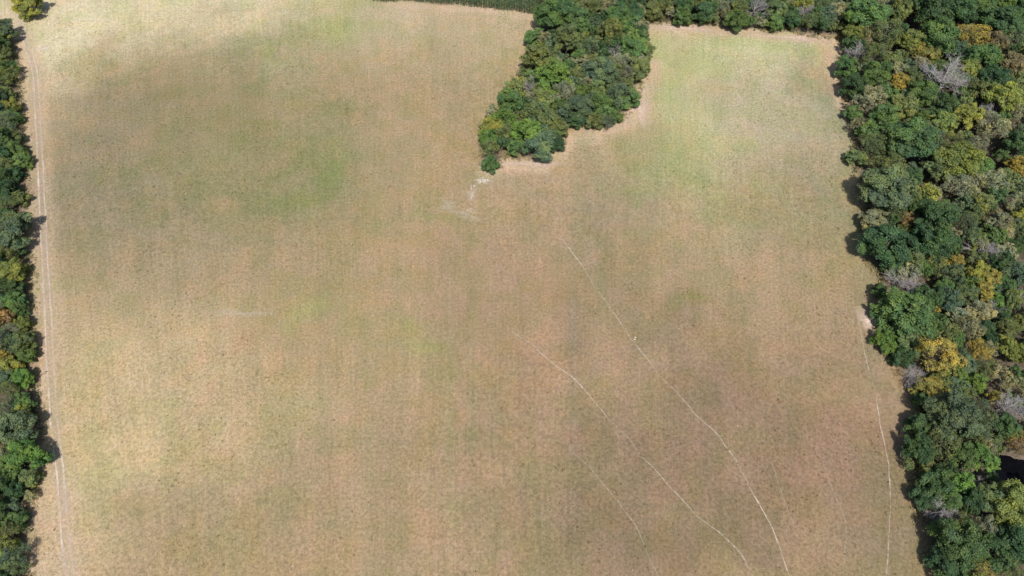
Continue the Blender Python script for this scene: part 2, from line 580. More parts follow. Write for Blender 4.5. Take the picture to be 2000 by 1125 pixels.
# ------------------------------------------------------------------ track, trails, bare patches
def spline(pts, step):
    pts = np.array(pts, float)
    P = np.vstack([2 * pts[0] - pts[1], pts, 2 * pts[-1] - pts[-2]])
    out = []
    for i in range(1, len(P) - 2):
        p0, p1, p2, p3 = P[i - 1], P[i], P[i + 1], P[i + 2]
        n = max(2, int(np.linalg.norm(p2 - p1) / step))
        for t in np.linspace(0, 1, n, endpoint=False):
            out.append(0.5 * ((2 * p1) + (-p0 + p2) * t + (2 * p0 - 5 * p1 + 4 * p2 - p3) * t * t + (-p0 + 3 * p1 - 3 * p2 + p3) * t ** 3))
    out.append(P[-2])
    return np.array(out)


def ribbon(name, pix, width, mat, lift, offset=0.0, strength=1.0, fade=(0.0, 0.0), seed=1, wob=0.12, gap=0.35, parent=None):
    s = spline(wpts(pix), 0.35)
    tg = np.gradient(s, axis=0)
    tg /= np.linalg.norm(tg, axis=1)[:, None] + 1e-9
    nr = np.stack([-tg[:, 1], tg[:, 0]], 1)
    L = np.concatenate([[0], np.cumsum(np.linalg.norm(np.diff(s, axis=0), axis=1))])
    z0 = np.zeros(len(L))
    s = s + nr * (offset + wob * 2 * (fbm(L, z0 + seed * 3.1, 4.0, seed, 3) - 0.5))[:, None]
    wd = width * (0.35 + 1.3 * fbm(L, z0, 1.8, seed + 40, 4))
    wear = strength * np.clip(1.0 - gap + gap * 2.6 * (fbm(L, z0 + 5.5, 6.0, seed + 80, 3) - 0.28), 0.05, 1.0)
    T = L[-1]
    if fade[0] > 0: wear *= smooth(0, fade[0] * T, L)
    if fade[1] > 0: wear *= smooth(T, T - fade[1] * T, L)
    n = len(s)
    V, W = [], []
    for k, a in ((-1, 0), (-0.45, 1), (0.45, 1), (1, 0)):
        p = s + nr * (k * wd / 2)[:, None]
        z = height(p[:, 0], p[:, 1]) + lift
        V.append(np.column_stack([p, z]))
        W.append(wear * a)
    V = np.vstack(V)
    W = np.concatenate(W)
    i = np.arange(n - 1)
    F_ = np.vstack([np.stack([k * n + i, k * n + i + 1, (k + 1) * n + i + 1, (k + 1) * n + i], 1) for k in range(3)])
    return link(name, mesh_np(name, V, F_, {'wear': ('FLOAT', W)}, [mat], True), parent)


tr = ribbon('farm_track', TRACK, 2.3, M_TRACK, 0.018, strength=0.32, seed=3, wob=0.25, gap=.7)
tag(tr, 'two-rut dirt farm track running along the left wood edge', 'track', kind='structure')
ribbon('wheel_rut', TRACK, 0.5, M_RUT, 0.032, offset=0.6, strength=0.7, seed=5, wob=0.2, gap=.6, parent=tr)
ribbon('wheel_rut', TRACK, 0.5, M_RUT, 0.032, offset=-0.6, strength=0.85, seed=9, wob=0.2, gap=.6, parent=tr)

TRAILS = [
    ([(1050, 392), (1066, 415), (1077, 430), (1094, 460), (1105, 476), (1128, 505), (1140, 522), (1162, 560), (1178, 580), (1193, 602), (1207, 622),
      (1222, 645), (1240, 672), (1262, 698), (1285, 730), (1303, 750), (1320, 767), (1343, 790), (1355, 807), (1373, 825), (1400, 849), (1418, 875),
      (1438, 903), (1455, 935), (1470, 965), (1485, 990), (1505, 1025), (1512, 1045), (1525, 1080), (1540, 1130), (1552, 1180)],
     .26, .8, (.22, 0), 'long thin pale footpath curving from the copse tip down to the near field edge'),
    ([(935, 570), (960, 620), (1000, 648), (1038, 672), (1060, 695), (1100, 725), (1120, 740), (1145, 766), (1170, 795), (1185, 815), (1215, 845),
      (1232, 862), (1250, 888), (1275, 915), (1300, 944), (1325, 970), (1343, 990), (1358, 1008), (1380, 1025), (1410, 1047), (1443, 1082), (1470, 1130), (1495, 1180)],
     .26, .8, (.3, 0), 'thin pale footpath slanting through the middle of the field to the near edge'),
    ([(1085, 845), (1110, 873), (1130, 895), (1150, 912), (1175, 945), (1200, 972), (1215, 992), (1235, 1020), (1250, 1050), (1262, 1080), (1285, 1130), (1305, 1180)],
     .2, .55, (.35, 0), 'short faint footpath nearest the left, ending at the near field edge'),
    ([(1480, 825), (1495, 865), (1507, 905), (1520, 945), (1530, 975), (1545, 1015), (1555, 1055), (1577, 1130), (1590, 1180)],
     .2, .36, (.4, 0), 'faint straight footpath in the right of the field, second from the wood side path'),
    ([(1560, 780), (1572, 810), (1583, 840), (1598, 880), (1613, 925), (1625, 960), (1640, 995), (1650, 1035), (1648, 1080), (1644, 1130), (1640, 1180)],
     .2, .36, (.4, 0), 'faint bending footpath next to the path along the right wood'),
    ([(1655, 530), (1662, 575), (1672, 610), (1682, 660), (1690, 700), (1700, 740), (1710, 775), (1718, 830), (1727, 870), (1734, 910), (1735, 940), (1738, 985), (1735, 1020),
      (1733, 1065), (1731, 1130), (1728, 1180)],
     .24, .75, (.35, 0), 'pale footpath following the shaded edge of the right wood'),
    ([(170, 22), (215, 45), (250, 58), (290, 76), (330, 88)], .3, .5, (.3, .3), 'faint pale line across the straw field in the far left corner'),
    ([(690, 205), (730, 215), (780, 232), (830, 255)], .25, .4, (.3, .3), 'faint pale line in the far field left of the copse'),
]
for q, (pts, wd, st, fd, lab) in enumerate(TRAILS):
    o = ribbon('footpath', pts, wd, M_TRAIL, 0.022, strength=st, fade=fd, seed=20 + q * 3, wob=0.22, gap=0.75)
    tag(o, lab, 'path', 'thin paths trodden across the field', kind='structure')


def patch(name, px, py, rx, ry, mat, lift, label, cat, seed, strength=1.0):
    """irregular thin spread of bare earth"""
    c = at(px, py)
    ex = rx / px_per_m(px, py)
    ey = abs(at(px, py - ry)[1] - c[1])
    n, m = 36, 7
    V, W = [[c[0], c[1], hz(c[0], c[1]) + lift]], [strength]
    r = random.Random(seed)
    ph = [(r.uniform(0, 6.28), r.uniform(0.10, 0.3)) for _ in range(5)]
    for j in range(1, m + 1):
        for i in range(n):
            a = 2 * math.pi * i / n
            k = (j / m) * (1 + sum(am * math.sin((q + 2) * a + p) for q, (p, am) in enumerate(ph)))
            x, y = c[0] + math.cos(a) * ex * k, c[1] + math.sin(a) * ey * k
            V.append([x, y, hz(x, y) + lift])
            W.append(strength * (1 - (j / m)) ** 0.7)
    F_ = [[0, 1 + i, 1 + (i + 1) % n, 1 + (i + 1) % n] for i in range(n)]
    tri = np.array([[f[0], f[1], f[2]] for f in F_])
    q_ = []
    for j in range(m - 1):
        for i in range(n):
            a, b = 1 + j * n + i, 1 + j * n + (i + 1) % n
            q_ += [[a, a + n, b + n], [a, b + n, b]]
    me = mesh_np(name, V, np.vstack([tri, np.array(q_)]), {'wear': ('FLOAT', W)}, [mat], True)
    o = link(name, me)
    tag(o, label, cat, kind='structure')
    return o


patch('chalk_patch', 942, 352, 15, 7, M_CHALK, .030, 'small pale chalky patch just below the copse tip', 'bare ground', 3)
patch('chalk_patch', 921, 378, 9, 20, M_CHALK, .034, 'ragged pale chalky streak below the patch at the copse tip', 'bare ground', 4, .5)
patch('chalk_patch', 912, 418, 26, 12, M_CHALK, .030, 'faint greyish bare patch ending the chalky streak', 'bare ground', 5, .35)
patch('chalk_patch', 876, 402, 22, 12, M_CHALK, .030, 'faint pale smear left of the chalky streak', 'bare ground', 6, .35)
patch('chalk_patch', 86, 96, 14, 6, M_CHALK, .030, 'pale chalky spot beside the farm track in the far left corner', 'bare ground', 7, .8)
patch('bare_patch', 1697, 628, 18, 22, M_BARE, .030, 'bare pinkish earth scrape at the foot of the right wood', 'bare ground', 8)
patch('bare_patch', 470, 612, 70, 7, M_CHALK, .026, 'faint pale curved scar in the left middle of the field', 'bare ground', 9, .35)
patch('bare_patch', 1330, 52, 70, 8, M_BARE, .026, 'strip of bare pink earth at the far end of the green field', 'bare ground', 10, .8)
patch('bare_patch', 1560, 72, 75, 8, M_BARE, .026, 'strip of bare pink earth at the far right field corner', 'bare ground', 11, .8)
patch('bare_patch', 1245, 205, 26, 32, M_BARE, .026, 'bare pink earth along the right side of the copse', 'bare ground', 12, .9)
patch('bare_patch', 1030, 318, 80, 9, M_BARE, .026, 'bare pink earth along the near foot of the copse', 'bare ground', 13, .8)


def rubble():
    r = np.random.RandomState(8)
    V, Fc = [], []
    spots = [(944, 350, 9, 4, 16), (927, 362, 6, 3, 9), (920, 382, 5, 8, 8), (86, 95, 8, 3, 6), (915, 412, 8, 8, 4), (1240, 656, 2, 4, 2)]
    for (px, py, rx, ry, n) in spots:
        for _ in range(n):
            p = at(px + r.normal() * rx * .6, py + r.normal() * ry * .6)
            s = r.uniform(.07, .20)
            b = len(V)
            zz = hz(p[0], p[1])
            a0 = r.rand() * 6.28
            for k in range(5):
                a = a0 + k * 1.2566
                q = s * r.uniform(.7, 1.2)
                V.append([p[0] + math.cos(a) * q * 1.3, p[1] + math.sin(a) * q, zz - .03])
            for k in range(5):
                a = a0 + k * 1.2566
                q = s * r.uniform(.4, .7)
                V.append([p[0] + math.cos(a) * q * 1.3, p[1] + math.sin(a) * q, zz + s * r.uniform(.35, .6)])
            for k in range(5):
                k2 = (k + 1) % 5
                Fc += [[b + k, b + k2, b + 5 + k2], [b + k, b + 5 + k2, b + 5 + k]]
            Fc += [[b + 5, b + 6, b + 7], [b + 5, b + 7, b + 8], [b + 5, b + 8, b + 9]]
    o = link('limestone_rubble', mesh_np('limestone_rubble', V, Fc, None, [M_STONE]))
    tag(o, 'scattered pale limestone fragments lying in the dry grass', 'rubble', kind='stuff')


rubble()


# ------------------------------------------------------------------ grass tufts
def grass():
    r = np.random.RandomState(12)
    n = 230000
    # even over the picture's footprint
    x = r.uniform(-165, 175, n)
    y = r.uniform(14, 215, n)
    keep = np.abs(x) < 95 + 0.42 * y
    for k, poly in WOODS.items():
        keep &= ~(inside(poly, x, y))
    keep &= dist_poly(TRACK_W, x, y) > 1.0
    dens = fbm(x, y, 9, 91, 3)
    keep &= r.rand(n) < np.clip(2.6 * (dens - .27), .05, 1)
    x, y = x[keep], y[keep]
    n = len(x)
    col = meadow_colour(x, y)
    j = r.rand(n)
    val = r.uniform(0.74, 1.16, n)[:, None]
    tintc = np.where((j < .35)[:, None], np.array([[.80, .98, .62]]), np.where((j < .6)[:, None], np.array([[1.05, .92, .82]]), np.array([[1, 1, .92]])))
    col = col * val * tintc
    pale = (j > .996)[:, None]
    col = np.where(pale, np.array([[.50, .45, .36]]), col)
    h = r.uniform(.05, .19, n) * (0.7 + 0.6 * fbm(x, y, 12, 95, 2))
    wd = r.uniform(.07, .17, n)
    z = height(x, y)
    # three blades leaning outwards
    V = np.zeros((n, 9, 3))
    a0 = r.rand(n) * 6.28
    for k in range(3):
        a = a0 + k * 2.094 + r.normal(0, .3, n)
        dx, dy = np.cos(a), np.sin(a)
        lean = r.uniform(.3, 1.2, n) * wd
        V[:, k * 3 + 0] = np.stack([x - dy * wd * .5, y + dx * wd * .5, z - .01], 1)
        V[:, k * 3 + 1] = np.stack([x + dy * wd * .5, y - dx * wd * .5, z - .01], 1)
        V[:, k * 3 + 2] = np.stack([x + dx * lean, y + dy * lean, z + h * r.uniform(.7, 1.1, n)], 1)
    Fc = np.arange(n * 9).reshape(-1, 3)
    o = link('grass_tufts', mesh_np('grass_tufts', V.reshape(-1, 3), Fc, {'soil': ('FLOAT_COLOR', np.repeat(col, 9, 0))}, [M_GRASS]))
    tag(o, 'short dry grass tufts covering the meadow', 'grass', kind='stuff')


grass()


def weeds():
    """coarser tussocks and thistles standing out of the short sward"""
    r = np.random.RandomState(41)
    n = 9000
    x, y = r.uniform(-150, 150, n), r.uniform(18, 205, n)
    k = (np.abs(x) < 95 + .42 * y) & (fbm(x, y, 11, 43, 4) > .50 + .10 * r.rand(n))
    for poly in WOODS.values():
        k &= ~inside(poly, x, y)
    k &= dist_poly(TRACK_W, x, y) > 1.4
    x, y = x[k], y[k]
    s = r.uniform(.10, .34, len(x))
    cen = np.stack([x, y, height(x, y) + s * .25], 1)
    cnt = np.full(len(x), 9)
    V, T = leaves(cen, s, cnt, r, (.06, .13), flat=.6)
    c = meadow_colour(x, y) * np.where(r.rand(len(x)) < .6, .62, .95)[:, None] * np.array([[.86, 1.0, .70]])
    o = link('weeds', mesh_np('weeds', V, np.arange(len(V)).reshape(-1, 4), {'soil': ('FLOAT_COLOR', np.repeat(c, 36, 0))}, [M_GRASS]))
    tag(o, 'darker coarse tussocks and weeds dotted over the meadow', 'weeds', kind='stuff')



# ------------------------------------------------------------------ trees: prototypes
H0, R0 = 9.5, 3.6       # nominal tree in metres


def tube(V, Fc, pts, rads, sides=5):
    pts = [np.array(p, float) for p in pts]
    b = len(V)
    for i, (p, rd) in enumerate(zip(pts, rads)):
        t = pts[min(i + 1, len(pts) - 1)] - pts[max(i - 1, 0)]
        t /= np.linalg.norm(t) + 1e-9
        u = np.cross(t, [0.31, 0.77, 0.2])
        u /= np.linalg.norm(u) + 1e-9
        v = np.cross(t, u)
        for k in range(sides):
            a = 2 * math.pi * k / sides
            V.append(p + rd * (math.cos(a) * u + math.sin(a) * v))
    for i in range(len(pts) - 1):
        for k in range(sides):
            k2 = (k + 1) % sides
            Fc.append([b + i * sides + k, b + i * sides + k2, b + (i + 1) * sides + k2, b + (i + 1) * sides + k])


def leaves(cent, rad, cnt, r, size, up=0.25, flat=0.85, tint_c=None):
    """quads scattered over little balls of foliage; cent (n,3), rad (n,), cnt (n,)"""
    idx = np.repeat(np.arange(len(cent)), cnt)
    n = len(idx)
    d = r.normal(size=(n, 3))
    d[:, 2] += 0.35
    d /= np.linalg.norm(d, axis=1)[:, None]
    rr = rad[idx] * (0.55 + 0.6 * r.rand(n) + 0.55 * r.rand(n) ** 5)
    pos = cent[idx] + d * rr[:, None] * np.array([1, 1, flat])
    nrm = d + r.normal(size=(n, 3)) * 0.5 + np.array([0, 0, up])
    nrm /= np.linalg.norm(nrm, axis=1)[:, None]
    u = np.cross(nrm, r.normal(size=(n, 3)))
    u /= np.linalg.norm(u, axis=1)[:, None]
    v = np.cross(nrm, u)
    s = r.uniform(size[0], size[1], n)[:, None]
    a = r.uniform(.55, .9, n)[:, None]
    V = np.stack([pos - u * s, pos - v * s * a, pos + u * s, pos + v * s * a], 1)
    tc = r.rand(len(cent)) if tint_c is None else tint_c
    tint = np.clip(tc[idx] * 0.58 + r.rand(n) * 0.42, 0, 1)
    return V.reshape(-1, 3), np.repeat(tint, 4)


def crown_proto(seed, kind):
    """crown of limb lobes, each made of foliage balls; returns crown mesh, trunk mesh"""
    r = np.random.RandomState(seed)
    P = dict(
        broad=dict(nl=11, zc=.58, az=.38, ax=.68, lr=.40, nc=24, cr=(.28, .62), leaf=62, size=(.09, .18)),
        fine=dict(nl=13, zc=.58, az=.38, ax=.72, lr=.34, nc=24, cr=(.22, .48), leaf=46, size=(.08, .16)),
        tall=dict(nl=11, zc=.56, az=.44, ax=.62, lr=.42, nc=22, cr=(.26, .58), leaf=60, size=(.09, .18)),
        airy=dict(nl=12, zc=.57, az=.40, ax=.72, lr=.38, nc=20, cr=(.22, .5), leaf=22, size=(.07, .14)),
        low=dict(nl=9, zc=.56, az=.39, ax=.66, lr=.42, nc=14, cr=(.35, .65), leaf=20, size=(.16, .30)),
        shrub=dict(nl=13, zc=.42, az=.48, ax=.68, lr=.40, nc=22, cr=(.26, .6), leaf=58, size=(.09, .18)),
    )[kind]
    cen, rad, lobes = [], [], []
    ga = 2.39996
    off = r.rand() * 6.28
    for i in range(P['nl']):
        t = (i + .5) / P['nl']
        cz = -0.45 + 1.42 * t if kind != 'shrub' else -0.55 + 1.5 * t
        cz = min(cz, .98)
        sr = math.sqrt(max(0, 1 - max(cz, -.2) ** 2)) * r.uniform(.82, 1.12)
        a = off + i * ga + r.normal() * .25
        L = np.array([math.cos(a) * sr * P['ax'] * R0, math.sin(a) * sr * P['ax'] * R0, (P['zc'] + cz * P['az'] * .78 * r.uniform(.88, 1.1)) * H0])
        lr = P['lr'] * R0 * r.uniform(.75, 1.2)
        lobes.append(L)
        for k in range(P['nc']):
            d = r.normal(size=3)
            d += np.array([L[0], L[1], (L[2] - P['zc'] * H0) * .8]) / R0 * .9
            d[2] += .25
            d /= np.linalg.norm(d)
            cen.append(L + d * lr * r.uniform(.72, 1.02) * np.array([1, 1, .85]))
            rad.append(r.uniform(*P['cr']))
    cen, rad = np.array(cen), np.array(rad)
    cnt = np.maximum(8, (P['leaf'] * (rad / np.mean(P['cr'])) ** 2)).astype(int)
    lt = np.repeat(r.rand(P['nl']), P['nc'])
    tint_c = np.clip(.5 + (lt - .5) * .7 + (r.rand(len(cen)) - .5) * .8, 0, 1)
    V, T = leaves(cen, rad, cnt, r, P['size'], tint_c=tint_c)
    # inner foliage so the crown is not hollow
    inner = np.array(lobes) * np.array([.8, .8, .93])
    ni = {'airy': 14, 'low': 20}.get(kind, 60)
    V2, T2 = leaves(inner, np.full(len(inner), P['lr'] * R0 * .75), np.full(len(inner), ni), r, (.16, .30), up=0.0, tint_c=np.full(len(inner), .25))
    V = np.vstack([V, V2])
    T = np.concatenate([T, T2])
    V[:, 2] = np.maximum(V[:, 2], .05)
    # irregular outline: pull the whole crown about by slow waves
    ph = r.rand(6) * 6.28
    q = V.copy()
    V[:, 0] += .34 * np.sin(q[:, 1] * 1.1 + ph[0]) * np.sin(q[:, 2] * .9 + ph[1]) + .2 * np.sin(q[:, 2] * 2.1 + ph[2])
    V[:, 1] += .34 * np.sin(q[:, 0] * 1.1 + ph[3]) * np.sin(q[:, 2] * .9 + ph[4]) + .2 * np.sin(q[:, 0] * 2.1 + ph[5])
    V[:, 2] += .30 * np.sin(q[:, 0] * 1.4 + ph[1]) * np.sin(q[:, 1] * 1.4 + ph[3])
    V[:, 2] = np.maximum(V[:, 2], .05)
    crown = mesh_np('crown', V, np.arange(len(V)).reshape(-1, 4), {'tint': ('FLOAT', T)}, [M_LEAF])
    tv, tf = [], []
    fork = .30 * H0 if kind != 'shrub' else .08 * H0
    j = r.normal(size=2) * .12
    tube(tv, tf, [(0, 0, -.4), (0, 0, .35), (j[0], j[1], fork), (j[0] * 2, j[1] * 2, H0 * .55), (j[0] * 2.5, j[1] * 2.5, H0 * .82)], [.30, .21, .17, .10, .03], 7)
    for L in lobes:
        st = np.array([j[0], j[1], fork * r.uniform(.85, 1.3)])
        mid = st * .5 + L * .5 + np.array([0, 0, .25])
        tube(tv, tf, [st, mid, L, L + (L - mid) * .35], [.10, .07, .04, .015], 4)
        for _ in range(3 if kind == 'airy' else 1):
            e = L + r.normal(size=3) * .7 + np.array([L[0], L[1], 1.0]) * .15
            tube(tv, tf, [L * .7 + mid * .3, L * .5 + e * .5, e], [.04, .03, .012], 3)
    trunk = mesh_np('trunk', tv, tf, None, [M_BARK], True)
    return crown, trunk


def bare_proto(seed, spread=1.0, twig=1.0):
    """leafless tree: trunk mesh and branch mesh"""
    r = np.random.RandomState(seed)
    tv, tf, bv, bf = [], [], [], []
    lean = r.normal(size=2) * .5
    top = np.array([lean[0], lean[1], H0 * .45])
    tube(tv, tf, [(0, 0, -.4), (lean[0] * .2, lean[1] * .2, 1.2), top * .6, top, top + np.array([lean[0] * .6, lean[1] * .6, H0 * .3])], [.30, .24, .19, .14, .04], 7)

    def grow(p, d, ln, rd, lev):
        bend = r.normal(size=3) * .22
        bend[2] += .08
        q1 = p + d * ln * .5
        d2 = d + bend
        d2 /= np.linalg.norm(d2)
        q2 = q1 + d2 * ln * .5
        tube(bv, bf, [p, q1, q2], [rd, rd * .75, rd * .5], 5 if lev == 0 else 3)
        if lev >= 3: return
        n = [8, 6, 5][lev]
        for k in range(n):
            t = r.uniform(.3, 1.0)
            b = p + (q1 - p) * min(1, t * 2) if t < .5 else q1 + (q2 - q1) * (t * 2 - 1)
            nd = d2 + r.normal(size=3) * .62
            nd[2] += .12
            nd /= np.linalg.norm(nd)
            grow(b, nd, ln * r.uniform(.42, .68), rd * .5, lev + 1)

    for k in range(9):
        a = k * 2.4 + r.rand() * .5
        el = r.uniform(.25, 1.1)
        d = np.array([math.cos(a) * math.cos(el) * spread, math.sin(a) * math.cos(el) * spread, math.sin(el)])
        d /= np.linalg.norm(d)
        s = top * r.uniform(.55, 1.05)
        grow(s, d, H0 * r.uniform(.30, .45), .085 * twig, 0)
    return mesh_np('branches', bv, bf, None, [M_DEAD], True), mesh_np('trunk', tv, tf, None, [M_DEAD], True)


PROTO = {'broad': [crown_proto(s, 'broad') for s in (11, 12, 13, 14, 15)],
         'fine': [crown_proto(s, 'fine') for s in (21, 22, 23, 24)],
         'tall': [crown_proto(s, 'tall') for s in (31, 32, 33)],
         'airy': [crown_proto(s, 'airy') for s in (41, 42, 43)],
         'shrub': [crown_proto(s, 'shrub') for s in (51, 52, 53)],
         'bare': [bare_proto(s) for s in (61, 62, 63)]}

weeds()

# colour (leaf reflectance), crown kinds, words
KIND = {
    'D': ((0.053, 0.097, 0.041), ['broad', 'broad', 'tall'], 'dark green', 'tree'),
    'M': ((0.086, 0.143, 0.048), ['broad', 'fine', 'broad'], 'mid green', 'tree'),
    'B': ((0.086, 0.127, 0.073), ['fine', 'broad', 'airy'], 'blue-grey green', 'tree'),
    'O': ((0.116, 0.148, 0.058), ['fine', 'tall', 'airy'], 'olive', 'tree'),
    'Y': ((0.173, 0.194, 0.050), ['fine', 'broad'], 'yellow-green', 'tree'),
    'G': ((0.243, 0.211, 0.056), ['fine', 'airy'], 'golden yellow', 'tree'),
    'R': ((0.218, 0.164, 0.081), ['fine', 'airy'], 'russet', 'tree'),
    'L': ((0.103, 0.182, 0.044), ['broad', 'fine'], 'bright green', 'tree'),
    'P': ((0.193, 0.201, 0.120), ['airy', 'fine', 'airy'], 'grey-brown', 'half-bare tree'),
    'X': ((0.426, 0.426, 0.426), ['bare'], 'bare grey', 'leafless tree'),
}

# trees seen in the photograph: crop origin and scale, then (x, y, radius, kind) in that crop
SEEN = [
    ('copse', 900, 0, 3.125, """560,80,95,M 690,110,80,M 800,40,55,O 765,35,40,P 905,40,50,P 960,85,70,M 1060,95,55,D 920,180,75,O 1010,170,52,M 450,220,55,M
 510,235,40,P 645,235,95,O 765,225,28,Y 790,290,50,B 865,290,42,D 945,310,48,X 1060,275,75,M 1135,300,42,O 1085,420,68,O 465,370,78,O 490,300,35,Y 560,330,45,B 590,395,48,P
 720,350,45,M 810,365,42,O 850,430,75,B 920,455,55,B 990,370,52,P 1010,440,52,P 565,470,88,L 710,460,50,O 435,515,48,X 365,515,40,Y 372,585,34,Y 300,625,82,M 430,610,42,P
 510,600,66,O 625,560,72,P 720,650,78,B 790,600,38,B 830,535,42,O 870,615,52,M 970,590,72,B 1030,590,60,M 330,690,34,X 420,690,48,O 520,720,62,O 590,765,56,O 260,725,48,L
 190,770,64,Y 270,805,52,O 170,845,52,L 405,790,80,L 475,885,92,B 580,865,52,D 700,720,46,D 820,725,52,O 890,740,42,B 880,690,50,M 180,915,48,O 180,990,54,M 345,900,52,M 950,700,42,M
 735,560,44,M 640,40,50,D 880,110,48,D 1010,30,48,D 600,640,44,M 660,420,44,D 770,520,42,P"""),
    ('belt', 1250, 0, 4.444, """120,80,92,O 230,30,62,O 370,130,82,M 390,40,75,D 560,110,88,D 700,60,62,P 745,120,44,P 830,170,78,M 860,60,64,O 940,190,54,M 1035,50,80,X 1070,110,66,B
 1050,190,44,P 1180,180,74,M 1190,70,72,O 1320,160,76,D 1290,40,44,P 1420,25,72,Y 1440,85,62,X 1480,200,72,O 1620,140,92,B 1720,110,82,P 1590,40,64,O 1750,240,44,O
 480,20,60,O 960,30,60,D 1530,110,60,M 640,170,44,O 270,110,44,P"""),
    ('left', 0, 0, 2.8125, """160,30,64,Y 40,170,72,B 20,270,62,D 60,300,46,O 118,382,36,M 30,400,64,M 90,430,52,O 25,480,50,O 30,545,48,B 72,530,42,O 92,600,52,Y 30,625,46,B 60,690,64,B
 112,660,42,M 100,760,54,O 40,780,62,D 130,830,52,M 160,890,46,M 30,870,54,D 80,920,52,O 40,980,62,D 120,965,44,D 70,1060,64,D 140,1095,46,O"""),
    ('left', 0, 360, 2.8125, """40,60,62,D 95,125,50,O 70,260,112,B 130,345,50,D 100,395,50,O 20,440,54,D 100,480,76,Y 60,585,72,D 112,640,60,M 142,690,42,M 30,735,60,R 100,715,36,X 162,765,42,Y
 100,805,52,P 30,860,64,B 150,870,62,O 95,905,52,B 30,940,54,G 182,940,42,M 90,1000,48,Y 45,1060,54,B 160,1060,54,L"""),
    ('left', 0, 725, 2.8125, """80,100,52,O 150,165,56,M 152,232,52,Y 60,185,62,B 112,315,100,B 30,290,54,B 30,430,54,P 170,460,92,L 80,500,54,M 190,580,58,O 40,620,54,D 112,655,58,D 200,685,28,P
 90,750,54,B 112,820,52,M 20,760,54,D 80,900,72,O 45,960,62,Y 112,1020,62,B 40,1090,54,Y 140,1080,44,O"""),
    ('right', 1600, 0, 2.8125, """250,90,82,M 190,190,56,Y 270,195,48,P 360,190,72,O 500,230,62,Y 650,200,84,M 600,50,92,D 740,60,72,D 510,68,20,G 830,200,76,G 545,285,42,G 612,290,50,G 990,120,84,D
 900,320,82,M 1060,130,62,D 1070,215,52,B 960,235,62,R 700,430,100,X 820,390,56,Y 885,400,42,P 150,365,58,M 210,290,50,X 300,305,64,O 200,465,72,D 312,405,72,M 400,330,54,O 440,445,50,G
 290,545,78,P 190,612,48,M 240,690,52,P 505,430,54,O 560,520,62,M 460,585,62,O 350,650,74,M 520,760,112,D 470,630,38,Y 612,720,62,B 680,680,72,Y 830,640,72,Y 1020,530,88,Y 1060,350,62,R
 960,430,62,D 910,620,54,X 945,700,70,P 380,780,62,O 280,805,60,O 210,860,46,O 390,900,72,O 760,900,88,Y 640,935,62,O 880,930,52,M 780,1020,72,P 970,1000,62,P 380,1035,104,B 500,980,54,D
 1090,920,54,G 1090,800,62,D 440,60,70,O 360,40,60,P 860,50,70,D 980,30,66,M 1080,40,66,D 760,280,54,B 700,560,60,D 590,400,50,D 860,500,50,O 860,800,50,P 1090,620,46,P 730,780,50,O 560,640,50,M"""),
    ('right', 1600, 360, 2.8125, """420,120,62,O 300,190,62,P 500,70,42,O 490,200,42,R 470,255,38,O 650,190,104,D 560,150,54,D 380,330,122,D 600,330,92,D 720,350,62,D 520,400,62,O 400,465,44,M 580,460,44,M
 640,440,60,O 750,430,38,G 720,500,62,B 430,515,56,X 510,545,52,X 330,585,42,D 480,710,118,M 350,690,46,M 630,625,62,D 700,640,62,B 640,690,24,G 570,600,44,D 630,775,72,D 370,865,54,L
 490,890,66,O 560,815,54,D 690,820,62,O 740,865,52,M 760,720,44,P 830,790,62,P 800,600,62,O 870,490,62,Y 930,525,54,G 890,600,54,G 890,700,58,P 950,705,44,X 880,320,48,Y 830,290,44,B
 800,220,54,B 845,170,54,O 990,215,72,P 930,370,62,X 890,110,52,O 1080,240,54,B 1080,345,44,D 1010,430,62,D 1080,490,72,B 1050,640,62,O 1110,620,40,X 962,640,44,L 1000,725,44,D
 950,850,44,D 880,910,58,G 900,800,36,D 1030,900,62,Y 1090,935,52,Y 640,970,104,G 560,1000,62,P 790,990,62,B 740,1050,54,M 860,1090,54,L 500,1065,52,X 660,1100,54,O 980,1050,62,P
 1090,1060,54,M 900,1010,52,O 460,955,52,D 1090,110,54,P 1100,190,40,Y 690,560,44,M 1010,560,50,D 1090,760,60,O 1020,800,50,O"""),
    ('right', 1600, 725, 2.8125, """630,120,84,G 730,260,104,B 550,300,64,D 880,235,62,B 920,315,44,B 960,150,36,G 1050,195,82,X 1090,90,62,P 565,175,44,D 660,410,78,O 540,430,72,D 480,520,28,O
 780,470,62,M 890,480,68,L 812,525,42,P 690,560,62,D 640,630,92,D 770,620,62,L 570,700,62,D 700,725,62,M 830,710,62,D 660,780,74,X 770,815,34,O 860,620,34,X 930,690,82,O 1060,740,104,Y
 1040,890,54,O 900,850,52,P 1105,385,54,R 960,400,42,P 740,950,122,D 700,1065,82,D 830,1010,62,D 950,1000,82,D 880,1085,54,G 1080,980,82,D 1030,1090,62,O 862,390,44,O 1020,300,62,D
 980,790,60,O 800,330,50,D 600,540,50,O 975,365,40,O 1060,345,46,O 900,395,34,P 1010,400,34,O 1090,425,34,R 930,590,34,D"""),
]


def solve(wood, px, py, rp):
    """ground position, radius and height of a tree whose crown centre is seen at (px, py) with radius rp pixels"""
    r = rp / px_per_m(px, py, 5.0) * 1.13
    h = 1.7 + 1.75 * r
    p = at(px, py, 0.58 * h)
    poly = WOODS[wood]
    q = (np.array([p[0]]), np.array([p[1]]))
    edge = dist_poly(poly, *q, True)[0] < 3.2 or not inside(poly, *q)[0]
    if edge:                                   # trees on the margin are leafy down to the ground
        h = 1.2 + 1.65 * r
        p = at(px, py, 0.47 * h)
    return p[0], p[1], r, h, edge


